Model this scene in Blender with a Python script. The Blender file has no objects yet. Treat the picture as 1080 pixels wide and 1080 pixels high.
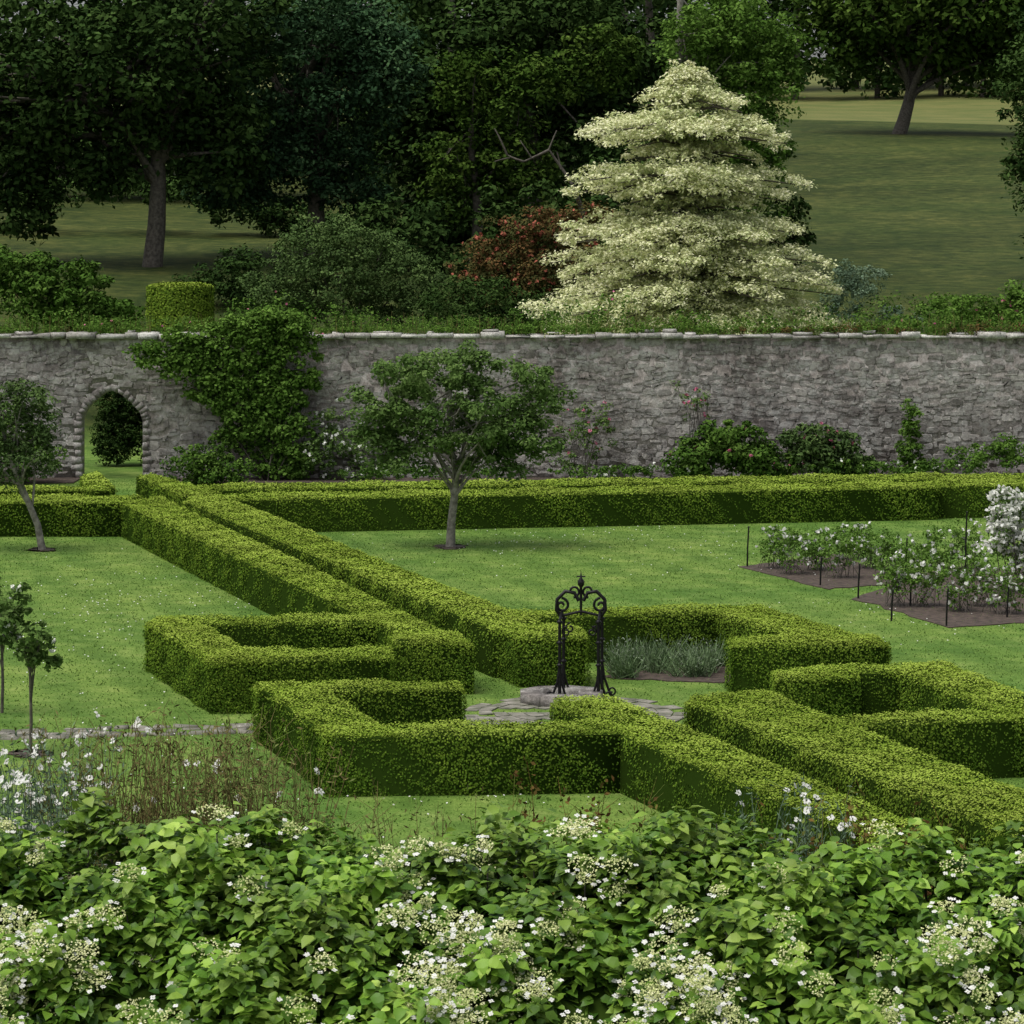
import bpy, math, numpy as np
from mathutils import Vector
R=math.radians
sc=bpy.context.scene
sc.view_settings.view_transform='Standard'; sc.view_settings.look='None'; sc.view_settings.exposure=0
F=3400.0; H=6.5; K=1.889
rng=np.random.default_rng(11)
# ---------------------------------------------------------------- helpers
def nrm(a): return a/np.maximum(np.linalg.norm(a,axis=-1,keepdims=True),1e-9)
def ru(n): return nrm(rng.normal(size=(n,3)))
def terr(y):
    y=np.asarray(y,float)
    t=np.clip((y-89)/(113-89),0,1); z=3.6*(t*t*(3-2*t))
    return z+np.clip(y-108,0,400)*.0704
def mesh_obj(name,parts,mats,smooth=False):
    Vs=[];loops=[];tot=[];mi=[];rd=[];o=0
    for V,Fc,m,r in parts:
        V=np.asarray(V,float).reshape(-1,3); Fc=np.asarray(Fc,int)
        if len(V)==0: continue
        Vs.append(V); loops.append((Fc+o).ravel()); tot.append(np.full(len(Fc),Fc.shape[1])); mi.append(np.full(len(Fc),m))
        rd.append(np.broadcast_to(np.asarray(r,float),(len(V),))); o+=len(V)
    V=np.concatenate(Vs);L=np.concatenate(loops);T=np.concatenate(tot);M=np.concatenate(mi);RD=np.concatenate(rd)
    me=bpy.data.meshes.new(name)
    me.vertices.add(len(V)); me.vertices.foreach_set('co',V.astype(np.float32).ravel())
    me.loops.add(len(L)); me.loops.foreach_set('vertex_index',L.astype(np.int32))
    me.polygons.add(len(T)); st=np.concatenate([[0],np.cumsum(T)[:-1]])
    me.polygons.foreach_set('loop_start',st.astype(np.int32)); me.polygons.foreach_set('loop_total',T.astype(np.int32))
    for m in mats: me.materials.append(m)
    me.polygons.foreach_set('material_index',M.astype(np.int32))
    a=me.attributes.new('rnd','FLOAT','POINT'); a.data.foreach_set('value',RD.astype(np.float32))
    me.update(calc_edges=True)
    if smooth: me.polygons.foreach_set('use_smooth',np.ones(len(T),bool))
    ob=bpy.data.objects.new(name,me); sc.collection.objects.link(ob); return ob
def leaves(P,N,L,W,m=0,rnd=.5):
    n=len(P); N=nrm(N); T=nrm(np.cross(N,ru(n))); B=np.cross(N,T)
    L=np.broadcast_to(np.asarray(L,float),(n,))[:,None]; W=np.broadcast_to(np.asarray(W,float),(n,))[:,None]
    V=np.stack([P-T*L*.5,P+B*W*.5,P+T*L*.5-N*L*.12,P-B*W*.5],1).reshape(-1,3)
    Fc=np.arange(4*n).reshape(n,4)
    r=np.repeat(np.broadcast_to(np.asarray(rnd,float),(n,)),4)
    return (V,Fc,m,r)
def leaf8(P,T,N,L,W,m=0,rnd=.5):
    n=len(P); T=nrm(T); B=nrm(np.cross(N,T)); N=nrm(np.cross(T,B)); L=L[:,None];W=W[:,None]
    def q(s,w,h): return P+T*L*s+B*W*w+N*W*h
    vs=[q(0,0,0),q(.3,0,0),q(.66,0,-.06),q(1,0,-.25),q(.26,.5,.14),q(.62,.42,.06),q(.26,-.5,.14),q(.62,-.42,.06)]
    V=np.stack(vs,1).reshape(-1,3); o=(np.arange(n)*8)[:,None]
    t=np.concatenate([o+np.array([[0,1,4]]),o+np.array([[2,3,5]]),o+np.array([[0,6,1]]),o+np.array([[2,7,3]])])
    qd=np.concatenate([o+np.array([[1,2,5,4]]),o+np.array([[1,6,7,2]])])
    r=np.repeat(rnd,8)
    return [(V,t,m,r),(V,qd,m,r)]
def tube(pts,rad,m=0,k=7,rnd=.5):
    pts=np.asarray(pts,float);n=len(pts);rad=np.broadcast_to(np.asarray(rad,float),(n,))
    T=nrm(np.gradient(pts,axis=0)); a=np.array([0,1,0.]) if abs(T[0,1])<.8 else np.array([1.,0,0])
    U=nrm(np.cross(T,a));W=np.cross(T,U); th=np.linspace(0,2*np.pi,k,endpoint=False)
    V=pts[:,None]+rad[:,None,None]*(np.cos(th)[None,:,None]*U[:,None]+np.sin(th)[None,:,None]*W[:,None])
    i=np.arange(n-1)[:,None]*k; j=np.arange(k)[None];j2=(j+1)%k
    Fc=np.stack([i+j,i+j2,i+k+j2,i+k+j],-1).reshape(-1,4)
    return (V.reshape(-1,3),Fc,m,rnd)
def curve(a,b,bend=.15,n=7,up=0):
    a=np.asarray(a,float);b=np.asarray(b,float);L=np.linalg.norm(b-a);t=np.linspace(0,1,n)[:,None]
    off=rng.normal(size=3)*bend*L; return a+(b-a)*t+off*(t*(1-t))*2+np.array([0,0,up*L])*(t*(1-t))*2
def clump_leaves(C,Rd,n,L,W,m=0,crnd=None,upb=.6,shell=.45):
    k=len(C); u=ru(k*n); u[:,2]=np.where(rng.random(k*n)<.35,np.abs(u[:,2]),u[:,2])
    r=(shell+(1-shell)*rng.random(k*n))[:,None]; idx=np.repeat(np.arange(k),n)
    P=C[idx]+u*r*Rd[idx]; N=u*.6+np.array([0,0,upb])+ru(k*n)*.7
    if crnd is None: crnd=rng.random(k)
    rd=np.clip(crnd[idx]*.55+rng.random(k*n)*.45,0,1)
    s=.7+.6*rng.random(k*n)
    return leaves(P,N,L*s,W*s,m,rd)
def ell_pts(e,n,bias=.42):
    c=np.array(e[:3]);r=np.array(e[3:6]); return c+ru(n)*(rng.random(n)**bias)[:,None]*r
# ---------------------------------------------------------------- materials
def mat(name):
    m=bpy.data.materials.new(name); m.use_nodes=True; nt=m.node_tree; nt.nodes.clear()
    out=nt.nodes.new('ShaderNodeOutputMaterial'); b=nt.nodes.new('ShaderNodeBsdfPrincipled'); nt.links.new(b.outputs[0],out.inputs[0])
    return m,nt,b,out
def ramp(nt,cols,pos=None):
    r=nt.nodes.new('ShaderNodeValToRGB'); e=r.color_ramp.elements
    pos=pos or [i/(len(cols)-1) for i in range(len(cols))]
    while len(e)<len(cols): e.new(.5)
    for i,(c,p) in enumerate(zip(cols,pos)): e[i].position=p; e[i].color=(*c,1)
    return r
def noise(nt,scale,detail=4,vec=None,rough=.55):
    n=nt.nodes.new('ShaderNodeTexNoise'); n.inputs['Scale'].default_value=scale;n.inputs['Detail'].default_value=detail;n.inputs['Roughness'].default_value=rough
    if vec: nt.links.new(vec,n.inputs['Vector'])
    return n
def pos(nt): return nt.nodes.new('ShaderNodeNewGeometry').outputs['Position']
def mixc(nt,a,b,f,bt='MIX'):
    m=nt.nodes.new('ShaderNodeMix'); m.data_type='RGBA'; m.blend_type=bt
    for s,v in ((m.inputs[6],a),(m.inputs[7],b),(m.inputs[0],f)):
        if hasattr(v,'links'): nt.links.new(v,s)
        elif isinstance(v,(int,float)): s.default_value=v
        else: s.default_value=(*v,1)
    return m.outputs[2]
def leafmat(name,cols,trans=0,gloss=False,rough=.4,nscale=0,nam=.3,spec=.3):
    m=bpy.data.materials.new(name); m.use_nodes=True; nt=m.node_tree; nt.nodes.clear()
    out=nt.nodes.new('ShaderNodeOutputMaterial'); b=nt.nodes.new('ShaderNodeBsdfPrincipled' if gloss else 'ShaderNodeBsdfDiffuse')
    at=nt.nodes.new('ShaderNodeAttribute'); at.attribute_name='rnd'
    r=ramp(nt,cols); nt.links.new(at.outputs['Fac'],r.inputs[0]); c=r.outputs[0]
    if nscale:
        n=noise(nt,nscale,1,pos(nt)); rr=ramp(nt,[(1-nam,)*3,(1+nam*.6,)*3],[.35,.65]); nt.links.new(n.outputs[0],rr.inputs[0])
        c=mixc(nt,c,rr.outputs[0],1.0,'MULTIPLY')
    nt.links.new(c,b.inputs[0])
    if gloss: b.inputs['Roughness'].default_value=rough; b.inputs['Specular IOR Level'].default_value=spec
    last=b.outputs[0]
    if trans>0:
        t=nt.nodes.new('ShaderNodeBsdfTranslucent'); nt.links.new(c,t.inputs[0]); mx=nt.nodes.new('ShaderNodeMixShader'); mx.inputs[0].default_value=trans
        nt.links.new(last,mx.inputs[1]);nt.links.new(t.outputs[0],mx.inputs[2]);last=mx.outputs[0]
    nt.links.new(last,out.inputs[0]); return m
def simple(name,c1,c2,scale,rough=.8,bump=.3,metal=0):
    m,nt,b,out=mat(name); n=noise(nt,scale,5,pos(nt)); r=ramp(nt,[c1,c2],[.35,.65]); nt.links.new(n.outputs[0],r.inputs[0])
    nt.links.new(r.outputs[0],b.inputs['Base Color']); b.inputs['Roughness'].default_value=rough; b.inputs['Metallic'].default_value=metal
    bp=nt.nodes.new('ShaderNodeBump'); bp.inputs['Strength'].default_value=bump; bp.inputs['Distance'].default_value=.02
    nt.links.new(n.outputs[0],bp.inputs['Height']); nt.links.new(bp.outputs[0],b.inputs['Normal']); return m
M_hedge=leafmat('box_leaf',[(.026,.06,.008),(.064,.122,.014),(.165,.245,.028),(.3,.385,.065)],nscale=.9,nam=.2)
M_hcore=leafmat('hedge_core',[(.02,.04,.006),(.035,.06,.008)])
M_apple=leafmat('apple_leaf',[(.045,.09,.022),(.105,.18,.045),(.2,.29,.09)],.2)
M_dark=leafmat('dark_leaf',[(.013,.03,.009),(.031,.06,.015),(.068,.115,.03)])
M_oak=leafmat('oak_leaf',[(.015,.035,.006),(.045,.085,.014),(.1,.155,.03)])
M_blue=leafmat('ash_leaf',[(.02,.045,.022),(.04,.085,.036),(.083,.15,.062)])
M_mid=leafmat('mid_leaf',[(.025,.058,.01),(.06,.12,.02),(.125,.205,.04)])
M_light=leafmat('light_leaf',[(.04,.09,.014),(.095,.18,.03),(.18,.3,.06)],.2)
M_maple=leafmat('shrub_leaf',[(.035,.06,.022),(.068,.115,.034),(.125,.185,.058)])
M_rust=leafmat('rust_leaf',[(.035,.055,.018),(.08,.075,.025),(.18,.08,.035)])
M_cream=leafmat('variegated_leaf',[(.16,.28,.08),(.48,.55,.25),(.7,.71,.42),(.83,.81,.58)],.2)
M_hyd=leafmat('hydrangea_leaf',[(.022,.07,.007),(.085,.185,.018),(.19,.33,.035),(.34,.48,.085)],.22,True,.45,1.6,.35,.22)
M_grey=leafmat('grey_leaf',[(.06,.1,.06),(.12,.18,.11),(.2,.27,.18)])
M_lav=leafmat('lavender_leaf',[(.07,.12,.05),(.15,.22,.1),(.25,.28,.22)])
M_dry=leafmat('dry_leaf',[(.09,.07,.03),(.18,.15,.06),(.16,.22,.06)])
M_red=leafmat('red_shoot',[(.09,.045,.02),(.15,.1,.03),(.12,.18,.04)])
M_white=leafmat('white_petal',[(.64,.64,.57),(.76,.76,.7),(.85,.85,.81)],.2)
M_umbel=leafmat('umbel_cream',[(.32,.39,.13),(.53,.56,.25),(.72,.71,.44)])
M_pink=leafmat('pink_petal',[(.45,.12,.2),(.6,.2,.3)])
M_brick=leafmat('coral_petal',[(.26,.075,.05),(.4,.14,.09)])
M_bark=simple('bark',(.05,.042,.034),(.13,.115,.09),9,.9,.8)
M_barkl=simple('bark_pale',(.12,.11,.09),(.28,.26,.22),12,.9,.8)
M_iron=simple('wrought_iron',(.008,.008,.009),(.02,.018,.018),40,.45,.2,.6)
M_soil=simple('soil',(.03,.02,.014),(.085,.06,.045),9,.95,1)
M_paving=simple('paving',(.09,.095,.06),(.27,.25,.21),4,.9,.6)
def stone_mat(name,cols,lichen=.5):
    m,nt,b,out=mat(name); at=nt.nodes.new('ShaderNodeAttribute'); at.attribute_name='rnd'
    r=ramp(nt,cols); nt.links.new(at.outputs['Fac'],r.inputs[0]); p=pos(nt)
    n=noise(nt,11,6,p,.8); rr=ramp(nt,[(.5,)*3,(1.3,)*3],[.34,.64]); nt.links.new(n.outputs[0],rr.inputs[0])
    c=mixc(nt,r.outputs[0],rr.outputs[0],1.,'MULTIPLY')
    n2=noise(nt,.42,5,p,.7); r2=ramp(nt,[(.52,.48,.46),(1.,.97,.94),(1.26,1.24,1.2)],[.36,.5,.64]); nt.links.new(n2.outputs[0],r2.inputs[0])
    c=mixc(nt,c,r2.outputs[0],1.,'MULTIPLY')
    n3=noise(nt,2.1,8,p,.85); r3=ramp(nt,[(0,)*3,(lichen,)*3],[.49,.59]); nt.links.new(n3.outputs[0],r3.inputs[0])
    c=mixc(nt,c,(.54,.53,.49),r3.outputs[0])
    n4=noise(nt,1.3,7,p,.82); r4=ramp(nt,[(0,)*3,(.6,)*3],[.55,.66]); nt.links.new(n4.outputs[0],r4.inputs[0])
    c=mixc(nt,c,(.12,.115,.095),r4.outputs[0])
    nt.links.new(c,b.inputs['Base Color']); b.inputs['Roughness'].default_value=.92;b.inputs['Specular IOR Level'].default_value=.2
    bp=nt.nodes.new('ShaderNodeBump'); bp.inputs['Strength'].default_value=.9; bp.inputs['Distance'].default_value=.04
    nt.links.new(n.outputs[0],bp.inputs['Height']); nt.links.new(bp.outputs[0],b.inputs['Normal']); return m
M_stone=stone_mat('rubble_stone',[(.2,.185,.175),(.28,.265,.25),(.35,.33,.315),(.46,.44,.41)],.65)
M_mortar=stone_mat('lime_mortar',[(.29,.27,.25),(.29,.27,.25)],.5)
M_cope=stone_mat('coping_stone',[(.34,.33,.3),(.56,.55,.52),(.72,.71,.67)],.7)
# ---------------------------------------------------------------- ground
def ground_mat():
    m,nt,b,out=mat('grass'); p=pos(nt); sx=nt.nodes.new('ShaderNodeSeparateXYZ'); nt.links.new(p,sx.inputs[0])
    n1=noise(nt,.22,4,p,.6); n2=noise(nt,1.5,6,p,.7); n3=noise(nt,24,4,p,.8)
    lawn=ramp(nt,[(.07,.14,.024),(.108,.196,.036),(.172,.255,.064)],[.32,.5,.68]); nt.links.new(n2.outputs[0],lawn.inputs[0])
    big=ramp(nt,[(.78,.86,.8),(1.22,1.1,1.15)],[.36,.64]); nt.links.new(n1.outputs[0],big.inputs[0])
    fine=ramp(nt,[(.6,.62,.5),(1.4,1.33,1.35)],[.3,.7]); nt.links.new(n3.outputs[0],fine.inputs[0])
    hill=ramp(nt,[(.02,.037,.01),(.042,.062,.015),(.08,.098,.026)],[.34,.5,.66]); nt.links.new(n2.outputs[0],hill.inputs[0])
    nh=noise(nt,.07,5,p,.65); rh=ramp(nt,[(.7,.74,.7),(1.25,1.2,1.2)],[.38,.62]); nt.links.new(nh.outputs[0],rh.inputs[0])
    hl=mixc(nt,hill.outputs[0],rh.outputs[0],1.,'MULTIPLY')
    mp=nt.nodes.new('ShaderNodeMapping'); mp.inputs['Rotation'].default_value=(0,0,R(-18)); nt.links.new(p,mp.inputs[0])
    wv=nt.nodes.new('ShaderNodeTexWave'); wv.inputs['Scale'].default_value=.28; wv.inputs['Distortion'].default_value=.8; nt.links.new(mp.outputs[0],wv.inputs[0])
    wr=ramp(nt,[(.9,.93,.91),(1.11,1.08,1.09)],[.3,.7]); nt.links.new(wv.outputs[0],wr.inputs[0])
    def step(a,w):
        q=nt.nodes.new('ShaderNodeMapRange'); q.inputs[1].default_value=a;q.inputs[2].default_value=a+w; nt.links.new(sx.outputs[1],q.inputs[0]); return q.outputs[0]
    lw=mixc(nt,lawn.outputs[0],wr.outputs[0],1.,'MULTIPLY')
    c=mixc(nt,lw,hl,step(89,8)); c=mixc(nt,c,(.13,.15,.05),step(256,1))
    c=mixc(nt,c,big.outputs[0],1.,'MULTIPLY'); c=mixc(nt,c,fine.outputs[0],1.,'MULTIPLY')
    nt.links.new(c,b.inputs['Base Color']); b.inputs['Roughness'].default_value=.85; b.inputs['Specular IOR Level'].default_value=.1
    bp=nt.nodes.new('ShaderNodeBump'); bp.inputs['Strength'].default_value=.5; bp.inputs['Distance'].default_value=.04
    nt.links.new(n3.outputs[0],bp.inputs['Height']); nt.links.new(bp.outputs[0],b.inputs['Normal']); return m
M_grass=ground_mat()
xs=np.linspace(-320,320,81); ys=np.concatenate([np.linspace(-60,86,30),np.linspace(88,130,30),np.linspace(135,900,90)])
X,Y=np.meshgrid(xs,ys); Z=terr(Y)+np.where(Y>115,np.sin(X*.05+Y*.03)*.5*np.clip((Y-115)/60,0,1),0)
V=np.stack([X,Y,Z],-1).reshape(-1,3); nx=len(xs); i=np.arange(len(ys)-1)[:,None]*nx+np.arange(nx-1)[None]
Fc=np.stack([i,i+1,i+nx+1,i+nx],-1).reshape(-1,4)
mesh_obj('ground',[(V,Fc,0,.5)],[M_grass],True)
# ---------------------------------------------------------------- hedges (plan surveyed from the photograph, converted to metres)
HH=.7
def G(px,py,z=0.):
    D=F*(H-z)/(py-230.); return ((px-540.)*D/F, D)
hedge_polys={
 'A':[[(-500,530),(-500,522),(150,522),(135,530)],
      [(128,530),(168,522),(500,678),(440,676)],
      [(414,676),(412,667),(485,665),(500,678.5)],
      [(153,657),(165,649),(400,647.5),(432,656)],
      [(153,655),(222,697),(282,696),(212,655)],
      [(222,697),(202,685),(414,681),(416,692)]],
 'B':[[(270,727),(266,719),(486,717),(492,727)],
      [(270,721),(345,775),(420,774),(338,721)],
      [(345,775),(328,764),(640,758),(690,771)],
      [(580,742),(584,735),(650,735),(662,742)],
      [(582,741),(655,737),(1010,884),(920,884)]],
 'C':[[(193,528),(232,521),(588,663),(520,663)],
      [(545,672),(520,660),(585,658),(618,664),(620,672)],
      [(545,650),(530,643),(800,636),(815,645)],
      [(752,645),(800,636),(940,677),(862,677)],
      [(770,680),(766,671),(925,668),(940,679)]],
 'D':[[(722,741),(728,732),(812,726),(830,735)],
      [(722,738),(812,729),(1300,915),(1190,930)],
      [(820,716),(812,706),(905,700),(908,713)],
      [(835,708),(850,701),(1003,699),(1020,707)],
      [(940,704),(1000,699),(1150,757),(1070,757)],
      [(855,767),(830,757),(1135,742),(1150,753)]],
 'E':[[(195,528),(200,521),(985,507),(990,514)],
      [(985,513),(983,500),(1500,493),(1500,504)]],
 'F':[[(143,501),(160,498),(235,519),(195,523)],
      [(180,517),(178,511),(990,499),(990,505)]],
 'G':[[(85,501),(104,497),(122,513),(92,518)],
      [(-400,522),(-400,516),(92,512),(118,516)]],
}
def inpoly(P,poly):
    x,y=P[:,0],P[:,1]; c=np.zeros(len(P),bool); n=len(poly)
    for a in range(n):
        x1,y1=poly[a];x2,y2=poly[(a+1)%n]
        if y1==y2: continue
        k=((y1>y)!=(y2>y))&(x<(x2-x1)*(y-y1)/(y2-y1)+x1); c^=k
    return c
def wob(P): return .6*np.sin(P[:,0]*2.3+P[:,1]*1.1)+.5*np.sin(P[:,0]*5.1-P[:,1]*3.7+P[:,2]*4)+.4*np.sin(P[:,0]*11+P[:,1]*9+P[:,2]*13)
def hedge(polys,h=HH):
    parts=[]
    for kk,pp in enumerate(polys):
        pl=np.array([G(a,b,h) for a,b in pp]); 
        ar=.5*np.sum(pl[:,0]*np.roll(pl[:,1],-1)-pl[:,1]*np.roll(pl[:,0],-1))
        if ar<0: pl=pl[::-1]
        n=len(pl); dm=pl[:,1].mean(); s=max(1.,dm/46.)**.85
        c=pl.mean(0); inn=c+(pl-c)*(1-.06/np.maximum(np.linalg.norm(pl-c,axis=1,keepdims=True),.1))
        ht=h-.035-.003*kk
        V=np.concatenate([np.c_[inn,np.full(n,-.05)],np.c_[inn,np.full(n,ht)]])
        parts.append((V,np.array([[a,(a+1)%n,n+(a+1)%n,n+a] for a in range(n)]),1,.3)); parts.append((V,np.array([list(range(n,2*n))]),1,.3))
        den=2600/s**2; L=.032*s;W=.022*s
        lo,hi=pl.min(0),pl.max(0); N=int(den*np.prod(hi-lo)); P=lo+(hi-lo)*rng.random((N,2)); P=P[inpoly(P,pl)]
        dmin=np.full(len(P),9.)
        for a in range(n):
            e=pl[(a+1)%n]-pl[a]; el=np.linalg.norm(e); e=e/el; dd=abs((P[:,0]-pl[a,0])*e[1]-(P[:,1]-pl[a,1])*e[0]); dmin=np.minimum(dmin,dd)
        P3=np.c_[P,np.full(len(P),h)]; P3[:,2]+=wob(P3)*.024+rng.normal(size=len(P))*.013-np.clip(.06-dmin,0,1)*.8
        parts.append(leaves(P3,np.array([0,0,1.])+ru(len(P))*.5,L,W,0,np.clip(.58+.4*rng.random(len(P))+.1*wob(P3),0,1)))  # paler tops: fresh growth, plus overhead light put into the leaf colour
        for a in range(n):
            p0=pl[a];e=pl[(a+1)%n]-p0;el=np.linalg.norm(e);nn=np.array([e[1],-e[0]])/el
            mid=p0+e/2; facing=np.dot(nn,-mid)>0; dn=den*(.85 if facing else .3)
            N=int(dn*el*h); t=rng.random(N);z=rng.random(N)*h
            P3=np.c_[p0+e*t[:,None],z]; off=wob(P3)*.026+rng.normal(size=N)*.015-np.clip(z-(h-.07),0,1)*.7
            P3[:,:2]+=nn*off[:,None]
            rr=.18+.32*rng.random(N)+.13*z/h+.08*wob(P3)+.3*np.clip((z-(h-.1))/.1,0,1)  # sides toned darker, paler towards the rim: shade put into the leaf colour
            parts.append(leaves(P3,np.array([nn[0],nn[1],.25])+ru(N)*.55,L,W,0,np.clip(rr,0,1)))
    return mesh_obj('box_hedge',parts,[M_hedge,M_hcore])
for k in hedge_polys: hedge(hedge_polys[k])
# ---------------------------------------------------------------- lawn detail
P=np.c_[rng.uniform(-16,16,200000),rng.uniform(32,80,200000)]
P=P[np.abs(P[:,0])<P[:,1]*.19+.5]; n=len(P)
b=np.c_[P,np.zeros(n)]; d=ru(n);d[:,2]=0;hgt=rng.uniform(.012,.03,n)
V=np.stack([b+d*.012,b-d*.012,b+np.c_[rng.normal(size=(n,2))*.012,hgt]],1).reshape(-1,3)
M_blade=leafmat('grass_blade',[(.065,.13,.024),(.1,.185,.034),(.155,.24,.058)])
pts=[(V,np.arange(3*n).reshape(n,3),0,np.repeat(rng.random(n),3))]
q=[]
for (cx,cy,rx,ry,nn) in [(-7,52,4,6,380),(-5,40,3,4,90),(1,66,3,3,90),(4,62,5,5,120),(-1,36,4,1.5,60),(6,52,3,4,60)]:
    q.append(np.c_[rng.normal(cx,rx*.6,nn),rng.normal(cy,ry*.7,nn),rng.uniform(.02,.035,nn)])
q=np.concatenate(q)
pts.append(leaves(q,np.array([0,-.4,1.])+ru(len(q))*.3,.026,.026,1,rng.random(len(q))))
mesh_obj('lawn_grass',pts,[M_blade,M_white])
# ---------------------------------------------------------------- generic plant
def plant(name,base,ells,ncl,nlf,cr,L,W,lm,bark=None,trunk=None,limbs=0,fl=None,upb=.6,flat=.7,fm=None,shell=.45,bias=.42,lr=.05):
    parts=[];mats=[lm,bark or M_bark,fm or M_white]; Cs=[]
    tv=sum(e[3]*e[5] for e in ells)
    for e in ells: Cs.append(ell_pts(e,max(3,int(ncl*e[3]*e[5]/tv)),bias))
    C=np.concatenate(Cs); k=len(C); r=cr*(.5+1.*rng.random(k)); Rd=np.stack([r,r,r*flat],1)
    g=terr(C[:,1]); C[:,2]=np.maximum(C[:,2],g+r*.5)
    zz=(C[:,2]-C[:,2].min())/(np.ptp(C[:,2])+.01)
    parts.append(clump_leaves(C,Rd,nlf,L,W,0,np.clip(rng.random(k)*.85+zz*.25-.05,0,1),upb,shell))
    if trunk is not None:
        tp=np.array(trunk[0],float); parts.append(tube(tp,trunk[1],1,8))
        for q in range(limbs):
            f=rng.uniform(.35,1.)*(len(tp)-1); i0=int(min(f,len(tp)-2)); s=tp[i0]+(tp[i0+1]-tp[i0])*(f-i0)
            cc=C[rng.integers(k)]; r0=lr*rng.uniform(.6,1.3)
            cv=curve(s,cc,.1,8,.12); parts.append(tube(cv,np.linspace(r0,r0*.2,8),1,5))
            for w in range(2):
                j=rng.integers(3,7); c2=C[np.argsort(np.linalg.norm(C-cv[j],axis=1))[rng.integers(min(8,k))]]
                parts.append(tube(curve(cv[j],c2,.1,5),np.linspace(r0*.4,r0*.12,5),1,4))
    elif bark is not None:
        for q in range(limbs):
            cc=C[rng.integers(k)]; s=np.array(base)+rng.normal(size=3)*[.15,.15,0]
            parts.append(tube(curve(s,cc,.1,5),np.linspace(lr,lr*.3,5),1,4))
    if fl:
        nf,sz=fl; idx=rng.integers(k,size=nf); u=ru(nf);u[:,2]=np.abs(u[:,2]); u[:,1]-=.3
        P=C[idx]+nrm(u)*Rd[idx]*1.05; m=4; Pq=np.repeat(P,m,0)+rng.normal(size=(nf*m,3))*sz*.22
        parts.append(leaves(Pq,ru(nf*m)+[0,-.4,.6],sz,sz*.8,2,rng.random(nf*m)))
    return mesh_obj(name,parts,mats)
def X_(px,d): return (px-540)*d/1800.
def Z_(py,d): return H+(230-py)*d/1800.
def E(px,py,d,rx,ry,dep=None):
    s=d/1800.; return (X_(px,d),d*K,Z_(py,d),rx*s,(dep if dep else rx*s),ry*s)
def g_(d): return float(terr(d*K))
# ------- garden trees
d=33.7;x=X_(475,d);y=d*K
plant('apple_tree',(x,y,0),[E(480,435,d,80,54),E(562,415,d,42,40),E(548,462,d,48,26),E(410,430,d,44,42),E(400,465,d,28,28),E(450,390,d,62,28),E(505,385,d,30,24),E(515,482,d,48,22),E(425,480,d,34,20)],290,110,.24,.085,.052,M_apple,M_barkl,
      ([(x,y,-.05),(x+.02,y,.5),(x+.08,y,1.0),(x+.12,y,1.5),(x-.05,y,2.2),(x,y,3.1)],[.1,.08,.075,.07,.05,.03]),26,lr=.035)
d=33.4;x=X_(45,d);y=d*K
plant('leaning_tree',(x,y,0),[E(22,440,d,40,40),E(0,475,d,45,35),E(45,478,d,22,24),E(-30,440,d,40,45),E(35,415,d,22,20)],130,90,.22,.08,.04,M_maple,M_barkl,
      ([(x,y,-.05),(x-.1,y,.5),(x-.35,y,1.1),(x-.6,y,1.7),(x-.8,y,2.4)],[.08,.065,.06,.05,.03]),16,lr=.03)
for px,py,hh in ((32,795,1.95),(2,752,1.8)):
    d=11700/(py-230.);x=X_(px,d);y=d*K
    plant('standard_rose_tree',(x,y,0),[(x,y,hh-.6,.3,.3,.26),(x+.1,y,hh-.75,.26,.26,.2),(x-.25,y,hh-.2,.18,.2,.3),(x-.12,y,hh-.1,.1,.14,.25)],56,30,.1,.08,.05,M_apple,M_bark,
      ([(x,y,-.02),(x+.01,y,.4),(x,y,.9),(x-.02,y,1.4)],[.022,.02,.018,.01]),10,fl=(9,.07),lr=.012)
# ------- wall shrubs and climbers
W=42.2
def wp(name,ells,ncl,nlf,cr,L,Wd,lm,**k): return plant(name,(ells[0][0],ells[0][1],0),ells,ncl,nlf,cr,L,Wd,lm,**k)
wp('climbing_vine',[E(280,395,W,62,66,.3),E(172,375,W,44,16,.3),E(215,362,W,62,20,.35),E(300,350,W,44,24,.4),E(275,343,W,60,16,.5),E(285,450,W,46,48,.3),E(230,400,W,36,36,.3),E(238,440,W,18,44,.25),E(200,385,W,30,22,.25),E(300,490,W,40,20,.35)],700,66,.22,.1,.075,M_light,bark=M_bark,limbs=10,lr=.02)
wp('wall_shrub',[E(205,490,W-.6,34,26,.6),E(235,495,W-.8,30,20,.5)],80,70,.22,.09,.05,M_mid)
wp('climbing_rose',[E(335,480,W,26,26,.4),E(365,475,W,30,30,.4),E(350,440,W,16,30,.3),E(385,500,W,34,14,.5)],100,45,.17,.07,.045,M_apple,fl=(60,.09))
wp('climbing_rose',[E(615,455,W,34,30,.3),E(600,490,W,18,14,.3),E(640,440,W,14,14,.3)],50,40,.15,.07,.045,M_apple,fl=(14,.08),fm=M_pink,bark=M_bark,limbs=14,lr=.012)
wp('wall_shrub',[E(765,470,W-.7,42,28,.7),E(730,485,W-.7,28,18,.6),E(800,488,W-.7,40,18,.6)],150,80,.24,.12,.06,M_mid,fl=(16,.1),fm=M_pink)
wp('wall_shrub',[E(865,472,W-.7,44,28,.7),E(890,490,W-.7,38,16,.6)],120,80,.24,.12,.06,M_maple,fl=(20,.1),fm=M_pink)
wp('climbing_rose',[E(735,425,W+.1,24,22,.2),E(715,405,W+.1,8,12,.2)],26,22,.13,.06,.035,M_apple,bark=M_bark,limbs=20,lr=.012,fl=(10,.08),fm=M_pink)
wp('wall_climber',[E(962,440,W,9,22,.3),E(960,470,W,14,20,.3),E(958,490,W,20,12,.4)],80,60,.12,.07,.05,M_light)
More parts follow.
